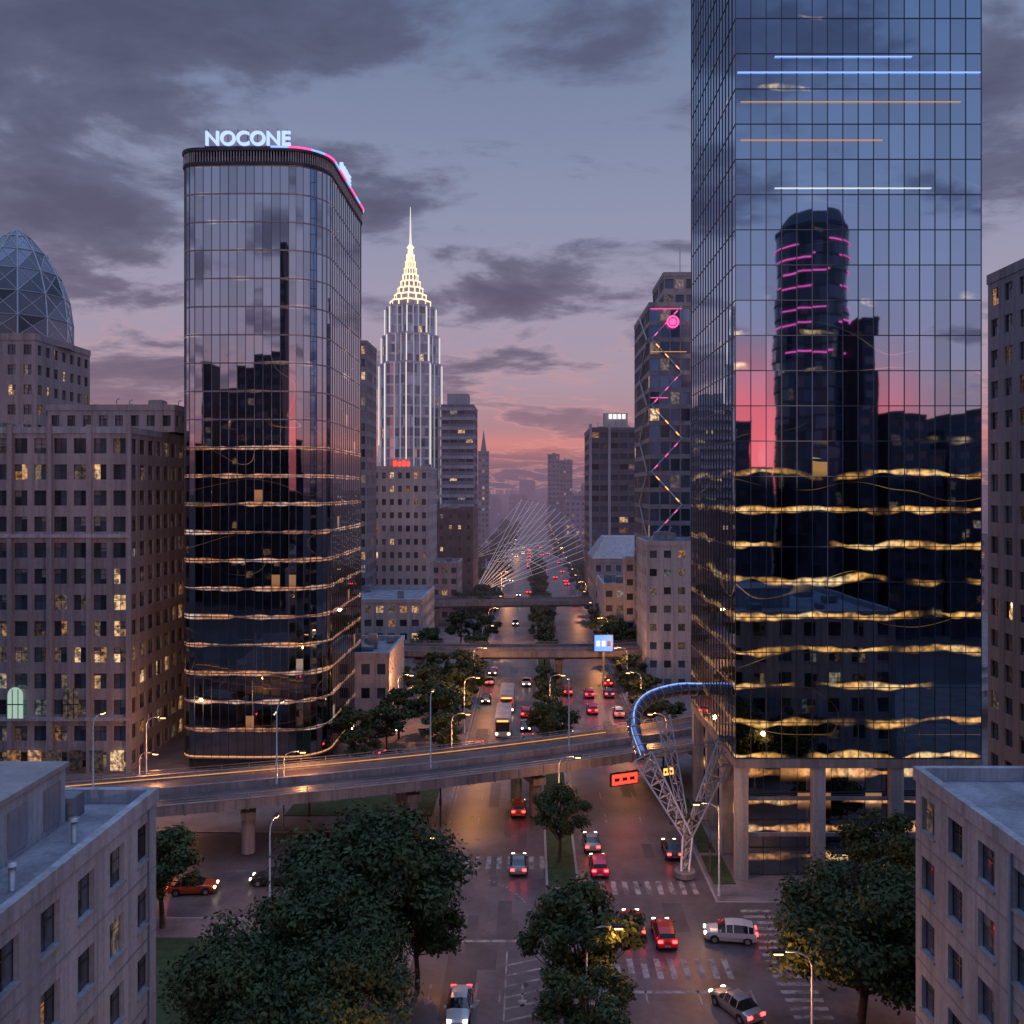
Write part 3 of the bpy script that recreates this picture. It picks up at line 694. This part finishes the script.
rear('rear_office_building',[(97,108,-80,-60,60),(108.1,112,-85,-60,50),(113,120,-90,-60,56),(120.1,134,-90,-60,61)]); rear('rear_slab_tower',[(90,94,-75,-60,86)])
rear('rear_office_building',[(53,60,-90,-60,58),(60.1,66,-90,-60,45),(134.1,170,-90,-60,48),(-180,-145,-80,-50,56)])
mb=MB(); rp=[(79+9.6*math.cos(t),-70+9.6*math.sin(t)) for t in np.linspace(0,2*math.pi,33)[:-1]]
for j in range(28):
    z=j*4
    for i in range(32):
        a_,b_=rp[i],rp[(i+1)%32]; mb.poly([(*a_,z),(*b_,z),(*b_,z+4),(*a_,z+4)],RW0 if random.random()>.02 else W2)
    mb.prism(offset(rp,.1),z-.3,z+.3,BK,cap=False)
ro=offset(rp,.25)
for z_ in (78,86,90,96,100,104,108):
    k0=random.randint(0,6)
    for i in range(32):
        if (i+k0)%11<7 and ro[i][1]>-72: mb.tube([(ro[i][0],ro[i][1],z_),(ro[(i+1)%32][0],ro[(i+1)%32][1],z_)],.2,E['pink'],4)
mb.prism(offset(rp,.2),112,113,BK); mb.prism(rp,113,117,BK,plan2=[(80+7*math.cos(t),-70+7*math.sin(t)) for t in np.linspace(0,2*math.pi,33)[:-1]])
mb.obj('rear_round_tower_with_neon_rings')
# ------------------------------------------------------------ tubular canopy structure
mb=MB()
arc=catmull([(21.0,110,15.6),(17.6,107.5,16.1),(14.,104.2,16.0),(11.9,100.5,15.4),(11.3,97.5,14.0),(12.,95.2,11.8)],6)
TG=surf('tube_glass',(.25,.3,.42),.15,.8,var=.1); mb.tube(arc,.7,TG,12)
for i,p in enumerate(arc):
    if i%2==0 and 0<i<len(arc)-1:
        d_=(arc[i+1]-arc[i-1]).normalized(); a_=d_.cross(Z3).normalized(); b_=d_.cross(a_)
        mb.tube([p+(a_*math.cos(t)+b_*math.sin(t))*.76 for t in np.linspace(0,2*math.pi,13)],.06,M['steel_w'],4)
mb.tube([p+Vector((0,0,.76)) for p in arc],.07,E['blue'],5); mb.tube([p+Vector((-.35,-.55,.3)) for p in arc],.05,E['blue'],5)
BP=Vector((16.,93,.13))
pl_=[(BP.x+1.1*math.cos(t),BP.y+1.1*math.sin(t)) for t in np.linspace(0,2*math.pi,17)[:-1]]; mb.prism(pl_,.13,.7,M['conc_v'])
def truss(A,B,w0,w1,n,r=.1):
    A=Vector(A);B=Vector(B); d_=(B-A).normalized(); u=d_.cross(Vector((0,1,0))).normalized(); v=d_.cross(u)
    rails=[]
    for k in range(3):
        t=2*math.pi*k/3+.4; o=u*math.cos(t)+v*math.sin(t)
        rails.append([A.lerp(B,i/n)+o*(w0+(w1-w0)*i/n) for i in range(n+1)]); mb.tube([rails[-1][0],rails[-1][-1]],r,M['steel_w'],6)
    for i in range(n):
        for k in range(3):
            mb.tube([rails[k][i],rails[(k+1)%3][i+1]],r*.6,M['steel_w'],5); mb.tube([rails[k][i+1],rails[(k+1)%3][i+1]],r*.6,M['steel_w'],5)
N0=Vector((16.3,93.2,4.2))
truss((16,93,.6),N0,.45,.55,3,.13); truss(N0,(12.,95.2,11.9),.5,1.2,6,.11); truss(N0,(21.0,96.5,12.6),.5,1.2,6,.11)
truss(N0,(14.8,100,14.8),.4,.9,7,.08); truss((12.,95.2,11.9),(21.0,97.,13.0),.3,.3,8,.06)
mb.obj('tubular_skywalk_with_lattice_mast')
# fan of cables
mb=MB(); B0=Vector((-21,343,1.2))
arch=catmull([(-3,350,36.5),(6,352,35),(14,352,30),(19,350,23),(21,348,14),(21.5,347,.2)],8)
mb.tube(arch,.14,M['steel_w'],6)
CB=emis('cable_steel',(1,.85,.82),.20,(.6,.6,.62))  # faint emission added so the thin cables read pale, they are no lamps
for i in range(0,34,2): mb.tube([B0+Vector((i*.1,0,.3*(i%4))),arch[i]],.085,CB,4)
rc=random.Random(4)
for i in range(9):
    a_=B0.lerp(arch[rc.randint(0,10)],rc.uniform(.3,.6)); b_=B0.lerp(arch[rc.randint(22,34)],rc.uniform(.5,.9)); mid=a_.lerp(b_,.5)+Vector((2,0,1.5))
    mb.tube(catmull([a_,mid,b_],5),.05,CB,4)
mb.tube([(-21,343,.2),(-22.5,343,14)],.25,M['steel_w'],6)
for i in range(0,30,6): mb.tube([(-22.5,343,14),arch[i]],.05,CB,4)
mb.box(-23,-19,341.5,344.5,.13,2,M['conc_v']); mb.obj('cable_stay_sculpture')
# ------------------------------------------------------------ trees
def treemesh(name,seed,R,H,nl,leaf,ncl=34,base=.32):
    rg=np.random.RandomState(seed); mb=MB()
    cz=H*.64; rz=H*.36
    C=[]
    while len(C)<ncl:
        p=rg.uniform(-1,1,3); l=np.linalg.norm(p)
        if l>1 or l<.45: continue
        if p[2]<-.65: continue
        q=p*np.array([R*.86,R*.86,rz*.9]); C.append((q[0],q[1],q[2]+cz,rg.uniform(.11,.29)*R))
    tr=max(.14,H*.022)
    top=Vector((rg.uniform(-.3,.3),rg.uniform(-.3,.3),H*base))
    mb.tube([(0,0,0),(0.05,0,H*base*.5),top],tr*1.3,M['bark'],8,r1=tr*.9)
    mb.tube([top,(0,0,H*.6),(.2,.1,H*.85)],tr*.8,M['bark'],6,r1=tr*.15)
    for i,(x,y,z,r) in enumerate(C):
        s0=Vector((0,0,H*base*rg.uniform(.8,1.5))); e=Vector((x,y,z)); m=s0.lerp(e,.5)+Vector((0,0,-.05*H))
        mb.tube([s0,m,e],tr*.4,M['bark'],5,r1=tr*.06)
    v0=np.array([tuple(v) for v in mb.v]); nb=len(v0)
    C=np.array(C); wts=C[:,3]**2; k=rg.choice(len(C),nl,p=wts/wts.sum())
    dd=rg.normal(size=(nl,3)); dd/=np.linalg.norm(dd,axis=1)[:,None]
    rad=C[k,3]*(rg.uniform(0,1,nl)**.4)*rg.uniform(.75,1.4,nl)
    cen=C[k,:3]+dd*rad[:,None]*np.array([1,1,.7])
    nr=dd*.8+rg.normal(size=(nl,3))*.5+np.array([0,0,.5]); nr/=np.linalg.norm(nr,axis=1)[:,None]
    a=np.cross(nr,rg.normal(size=(nl,3))); a/=np.linalg.norm(a,axis=1)[:,None]; b=np.cross(nr,a)
    s_=(leaf*rg.uniform(.6,1.3,nl))[:,None]
    V4=np.stack([cen-a*s_,cen-b*s_*.5,cen+a*s_,cen+b*s_*.5],1).reshape(-1,3)
    verts=np.concatenate([v0,V4]); me=bpy.data.meshes.new(name)
    loops=[]; st=[]; tot=[]
    for f in mb.f: st.append(len(loops)); tot.append(len(f)); loops+=list(f)
    L0=len(loops); lp_=np.concatenate([np.array(loops),np.arange(nl*4)+nb]).astype(np.int32)
    st=np.concatenate([np.array(st),L0+np.arange(nl)*4]).astype(np.int32); tot=np.concatenate([np.array(tot),np.full(nl,4)]).astype(np.int32)
    me.vertices.add(len(verts)); me.vertices.foreach_set('co',verts.ravel().astype(np.float32))
    me.loops.add(len(lp_)); me.loops.foreach_set('vertex_index',lp_)
    me.polygons.add(len(st)); me.polygons.foreach_set('loop_start',st); me.polygons.foreach_set('loop_total',tot)
    mi=np.zeros(len(st),dtype=np.int32); mi[len(mb.f):]=1
    me.materials.append(M['bark']); me.materials.append(M['leaf']); me.polygons.foreach_set('material_index',mi); me.update(calc_edges=True); me.validate()
    return me
big=[treemesh('tree_big_%d'%i,20+i,6.9,13.5,24000,.23,80) for i in range(3)]
med=[treemesh('tree_med_%d'%i,40+i,4.1,9.2,9000,.21,44) for i in range(3)]
sml=[treemesh('tree_sml_%d'%i,60+i,3.6,7.6,2600,.32,24) for i in range(2)]
def tree(ms,x,y,s=1.,i=0):
    me=ms[i%len(ms)]; return place('broadleaf_tree',me,(x,y,.12),random.uniform(0,6.28),scale=(s*random.uniform(.92,1.08),s*random.uniform(.92,1.08),s))
for i,(x,y,s) in enumerate([(-12.0,70.5,1.08),(-17.5,57.5,.9),(-12.4,56,.82),(-14.8,64,.92),(23.8,64.5,1.0)]): tree(big,x,y,s,i)
for i,(x,y,s) in enumerate([(3.9,66.5,1.15),(3.9,61,.85),(-33.5,82,1.0),(-27,110,.7),(33.5,85,1.05),(37,61,1.1),(3.2,97,.85),(3.2,134,.95),(-38,81,.8),(30,60,1.),(28.5,64.5,1.1),(-9.0,72.0,.9)]): tree(med,x,y,s,i)
far=[(-22,138,1),(-14,141,1.2),(-17,160,1),(-12,172,1),(19,166,1.),(20,150,.9),(20.5,140,1.1),(19.5,178,1),(3.2,160,.9),(3.2,148,.8),(3.2,176,.8),(-24,128,.8),(-13,150,1.1),(19,128,.8),(-30,140,1),(-13,131,1.),(-12.5,182,1.1),(-18,176,1.1),(-20,168,1.1),(20.5,158,1.),(-26,134,1.1),(-16,146,1.2),(-12,160,1.2),(-21,144,1.1)]
for i,(x,y,s) in enumerate(far): tree(sml,x,y,s,i)
for i in range(100):
    y=random.uniform(197,430); sd=random.choice((-1,1,-1,1,0)); x={-1:random.uniform(-25,-11),1:random.uniform(18.5,25),0:3.3}[sd]
    if sd==-1 and x<-22 and (212<y<248 or 273<y<295): x=-15
    tree(sml,x,y,random.uniform(.8,1.3),i)
for i in range(60):
    y=random.uniform(430,900); sd=random.choice((-1,1)); x=sd*random.uniform(13,30)+3; tree(sml,x,y,random.uniform(1,1.7),i)
# ------------------------------------------------------------ street lamps, signals
def lampmesh(h=9.):
    mb=MB(); mb.tube([(0,0,0),(0,0,h*.9)],.11,M['metal'],8,r1=.07)
    mb.tube([(0,0,0),(0,0,.7)],.2,M['metal'],8)
    mb.tube([(0,0,h*.9),(.25,0,h*.97),(.9,0,h+.05),(1.9,0,h+.12)],.06,M['metal'],6)
    mb.box(1.8,2.7,-.18,.18,h+.03,h+.18,M['dmetal']); mb.box(1.95,2.55,-.14,.14,h-.1,h+.028,E['warm'])
    me=mb.obj('tmp'); d_=me.data; bpy.data.objects.remove(me); return d_
LM=lampmesh()
def lamp(x,y,rz=0,power=260,light=True,z=.13,col=(1,.38,.12)):
    o=place('street_lamp',LM,(x,y,z),rz)
    if light:
        l=bpy.data.lights.new('lamp_bulb','POINT'); l.energy=power*2.6; l.color=col; l.shadow_soft_size=.25
        b=bpy.data.objects.new('lamp_bulb',l); scene.collection.objects.link(b); b.parent=o; b.location=(2.25,0,8.55)
    return o
for (x,y,rz,p) in [(-10.8,80,0,420),(-10.8,50,0,300),(4.,63.5,0,170),(18.6,88.5,math.pi,420),(18.8,60,math.pi,300),(-29,106,0,460),(-24,83,math.pi/2,360),(-46,106,-.3,460),(3.3,104,0,380),(-10.8,124,0,480),(18.8,124,math.pi,460),(-10.8,148,0,800),(3.3,150,0,350),(18.8,152,math.pi,550),(-22,150,0,1100),(30,66,math.pi/2,340),(-11,176,0,650),(19,176,math.pi,550),(-52,122,0,600)]:
    lamp(x,y,rz,p)
for y in (205,235,262,290,315,340,370,400,435,470,515,560,620,680,750,820):
    lamp(-10.8,y,0,1100,y in(235,340,560)); lamp(18.8,y+12,math.pi,1100,y in (205,290,470))
for i in (18,24,30,36):
    p=path[i]; lamp(p.x,p.y,math.pi/2,120,False,ZV)
def signal(x,y,rz,c):
    mb=MB(); mb.tube([(0,0,0),(0,0,5.6)],.1,M['dmetal'],8); mb.tube([(0,0,5.5),(4.2,0,5.7)],.07,M['dmetal'],6)
    for xx in (2.2,4.):
        mb.box(xx-.18,xx+.18,-.2,.1,5.1,6.2,M['dmetal'])
        for k,m_ in enumerate((M['rubber'],M['rubber'],c)):
            q=[(xx+.11*math.cos(t),-.21,5.3+k*.34+.11*math.sin(t)) for t in np.linspace(0,2*math.pi,11)[:-1]]; mb.poly(q,m_)
    mb.box(-.16,.16,-.16,.1,2.6,3.3,M['dmetal']); mb.obj('traffic_light',(x,y,.13),rz)
signal(18.7,93.5,math.pi,E['red']); signal(-10.6,82.5,0,E['red']); signal(-10.6,106.5,0,E['amber'])
mb=MB()
for y in np.arange(115,186,2.5): mb.box(1.75,1.83,y,y+.08,.13,1.1,M['metal'])
mb.box(1.76,1.82,115,186,1.1,1.16,M['metal']); mb.box(1.77,1.81,115,186,.6,.65,M['metal']); mb.obj('median_railing')
# ------------------------------------------------------------ vehicles
def paintmat(name,c,metal=.2):
    m,t,p=newmat(name); p.inputs['Base Color'].default_value=(*c,1); p.inputs['Roughness'].default_value=.3; p.inputs['Metallic'].default_value=metal; p.inputs['Coat Weight'].default_value=.6; return m
PM={'white':paintmat('paint_white',(.6,.6,.63)),'black':paintmat('paint_black',(.02,.02,.025)),'red':paintmat('paint_red',(.5,.02,.02)),'silver':paintmat('paint_silver',(.35,.36,.38),.6),'grey':paintmat('paint_grey',(.12,.12,.14),.5),'pink':paintmat('paint_magenta',(.6,.03,.12)),'orange':paintmat('paint_orange',(.5,.08,.02)),'blue':paintmat('paint_blue',(.04,.08,.2))}
CG,_,pp=newmat('car_glass'); pp.inputs['Base Color'].default_value=(.015,.018,.022,1); pp.inputs['Roughness'].default_value=.05; pp.inputs['Specular IOR Level'].default_value=.9
cache={}
def carmesh(col,kind):
    if (col,kind) in cache: return cache[(col,kind)]
    mb=MB(); pm=PM[col]; hs=1. if kind=='sedan' else 1.18
    if kind=='sedan': st=[(-2.3,.42,.70,.72,.78,.60),(-2.2,.28,.88,.94,.86,.66),(-1.62,.24,.96,1.02,.90,.68),(-.95,.22,.96,1.40,.91,.60),(-.2,.22,.95,1.46,.91,.61),(.42,.22,.94,1.42,.91,.60),(1.12,.22,.92,1.0,.90,.68),(1.75,.24,.86,.90,.88,.66),(2.15,.28,.70,.76,.82,.60),(2.3,.38,.55,.58,.72,.5)]
    else: st=[(-2.25,.42,.85,.9,.82,.66),(-2.15,.3,1.02,1.15,.90,.70),(-1.95,.28,1.06,1.50,.92,.66),(-1.1,.26,1.06,1.66,.93,.67),(-.2,.26,1.05,1.68,.93,.67),(.45,.26,1.04,1.62,.93,.66),(1.1,.26,1.02,1.12,.92,.72),(1.8,.28,.98,1.02,.90,.70),(2.15,.32,.85,.88,.85,.66),(2.3,.4,.6,.64,.76,.55)]
    rows=[]
    for (x,zb,be,ro,hw,rh) in st:
        rows.append([(x,-hw*.9,zb),(x,-hw,(zb+be)/2),(x,-hw*.96,be),(x,-rh,ro),(x,-rh*.5,ro+.03),(x,rh*.5,ro+.03),(x,rh,ro),(x,hw*.96,be),(x,hw,(zb+be)/2),(x,hw*.9,zb)])
    for i in range(len(rows)-1):
        for k in range(9):
            mat=pm
            if k in (2,6) and 2<=i<6: mat=CG
            if k in (3,4,5) and (i==5 or i==(2 if kind=='sedan' else 1)): mat=CG
            mb.faces([rows[i][k],rows[i+1][k],rows[i+1][k+1],rows[i][k+1]],[(0,1,2,3)],mat,False)
        mb.poly([rows[i][0],rows[i][9],rows[i+1][9],rows[i+1][0]],M['rubber'])
    mb.poly(rows[0],pm); mb.poly(rows[-1][::-1],pm)
    for x in (-.98 if kind=='sedan' else -1.5,-.2,.42):
        for s in (-1,1):
            be,ro,hw,rh=.95,1.44,.90,.61
            if kind!='sedan': be,ro,hw,rh=1.05,1.66,.92,.67
            mb.faces([(x-.04,s*hw,be),(x+.04,s*hw,be),(x+.04,s*(rh+.02),ro),(x-.04,s*(rh+.02),ro)],[(0,1,2,3)],pm)
    for x in (-1.42,1.42):
        for s in (-1,1):
            n=18; y0=s*.70; y1=s*.935
            A=[(x+.34*math.cos(2*math.pi*k/n),y1,.34+.34*math.sin(2*math.pi*k/n)) for k in range(n)]; Bq=[(p[0],y0,p[2]) for p in A]
            mb.faces(A+Bq,[(k,(k+1)%n,n+(k+1)%n,n+k) for k in range(n)],M['rubber'],True); mb.poly(A,M['rubber'])
            mb.poly([(x+.2*math.cos(2*math.pi*k/n),y1+s*.006,.34+.2*math.sin(2*math.pi*k/n)) for k in range(n)],M['metal'])
            mb.poly([(x+.41*math.cos(2*math.pi*k/n),s*.915,.38+.41*math.sin(2*math.pi*k/n)) for k in range(n)],M['rubber'])
    zt=.72*hs
    for s in (-1,1):
        mb.box(-2.33,-2.2,min(s*.42,s*.82),max(s*.42,s*.82),zt,zt+.2,E['tail']); mb.box(2.12,2.31,min(s*.46,s*.76),max(s*.46,s*.76),zt-.12,zt+.05,E['head'])
        mb.box(.85,1.0,min(s*.92,s*1.08),max(s*.92,s*1.08),.95*hs,1.08*hs,pm)
    mb.box(-2.33,-2.24,-.25,.25,.5,.62,M['kerb']); mb.box(2.25,2.32,-.35,.35,.38,.52,M['rubber'])
    o=mb.obj('tmp'); d_=o.data; bpy.data.objects.remove(o); cache[(col,kind)]=d_; return d_
def car(x,y,hd,col,kind='sedan',z=.0085): return place('car' if kind=='sedan' else 'hatchback_car',carmesh(col,kind),(x,y,z),hd)
UP=math.pi/2; DN=-math.pi/2
car(-5.4,68.8,DN,'white'); car(-1.2,95,UP,'silver'); car(-1.4,111.5,UP,'orange','suv'); car(7.2,94.5,UP,'pink','suv'); car(9.4,82,UP,'red'); car(11.9,80,UP,'red','suv')
car(17.8,80,math.radians(172),'white','suv'); car(15.8,69.,math.radians(118),'silver'); car(-26,91.5,math.pi,'black'); car(-33.5,89.5,.1,'orange'); car(-45,97,0,'grey','suv')
car(5.9+1,101,UP,'silver'); car(7.5,62,UP,'black'); car(15.6,99,UP,'grey')
rr=random.Random(5); cols=list(PM)
lanesL=(-8.1,-4.3,-.6); lanesR=(7.4,11.3,15.5)
for y in np.arange(128,186,8.):
    for x in lanesL:
        if rr.random()<.36: car(x+rr.uniform(-.3,.3),y+rr.uniform(-2,2),rr.choice((DN,UP)),rr.choice(cols),rr.choice(('sedan','suv')))
    for x in lanesR:
        if rr.random()<.30: car(x+rr.uniform(-.3,.3),y+rr.uniform(-2,2),UP,rr.choice(cols),rr.choice(('sedan','suv')))
for y in np.arange(196,620,14.):
    for x in lanesL+lanesR:
        if rr.random()<.24: car(x,y+rr.uniform(-3,3),DN if x<-2 else UP,rr.choice(cols),rr.choice(('sedan','suv')))
for (x,y) in ((-20,133),(-24,146),(-27,148.5)): car(x,y,rr.uniform(0,6),'grey',z=.135)
def bus(x,y,hd):
    mb=MB(); c=PM['white']; mb.box(-5.5,5.5,-1.25,1.25,.4,3.1,c); mb.box(-5.3,5.3,-1.15,1.15,3.1,3.3,M['metal'])
    for s in (-1,1):
        for k in range(7): mb.box(-5.1+k*1.45,-3.8+k*1.45,min(s*1.252,s*1.27),max(s*1.252,s*1.27),1.5,2.6,CG)
        for xx in (-3.4,3.4):
            n=16; mb.poly([(xx+.5*math.cos(2*math.pi*k/n),s*1.28,.5+.5*math.sin(2*math.pi*k/n)) for k in range(n)],M['rubber'])
            mb.box(xx-.35,xx+.35,min(s*.9,s*1.24),max(s*.9,s*1.24),0,.5,M['rubber'])
        mb.box(-5.56,-5.5,min(s*.8,s*1.15),max(s*.8,s*1.15),.8,1.1,E['tail']); mb.box(5.5,5.56,min(s*.8,s*1.15),max(s*.8,s*1.15),.7,.95,E['head'])
    mb.box(5.5,5.53,-1.1,1.1,1.2,2.7,CG); mb.box(-5.53,-5.5,-1,1,1.6,2.7,CG); mb.box(5.5,5.54,-.9,.9,2.75,3.,E['amber']); mb.obj('bus',(x,y,.0085),hd)
bus(-4.4,150,DN); bus(-4.2,166,DN)
# ------------------------------------------------------------ aerial haze painted into the materials: flat glow mixed in with distance
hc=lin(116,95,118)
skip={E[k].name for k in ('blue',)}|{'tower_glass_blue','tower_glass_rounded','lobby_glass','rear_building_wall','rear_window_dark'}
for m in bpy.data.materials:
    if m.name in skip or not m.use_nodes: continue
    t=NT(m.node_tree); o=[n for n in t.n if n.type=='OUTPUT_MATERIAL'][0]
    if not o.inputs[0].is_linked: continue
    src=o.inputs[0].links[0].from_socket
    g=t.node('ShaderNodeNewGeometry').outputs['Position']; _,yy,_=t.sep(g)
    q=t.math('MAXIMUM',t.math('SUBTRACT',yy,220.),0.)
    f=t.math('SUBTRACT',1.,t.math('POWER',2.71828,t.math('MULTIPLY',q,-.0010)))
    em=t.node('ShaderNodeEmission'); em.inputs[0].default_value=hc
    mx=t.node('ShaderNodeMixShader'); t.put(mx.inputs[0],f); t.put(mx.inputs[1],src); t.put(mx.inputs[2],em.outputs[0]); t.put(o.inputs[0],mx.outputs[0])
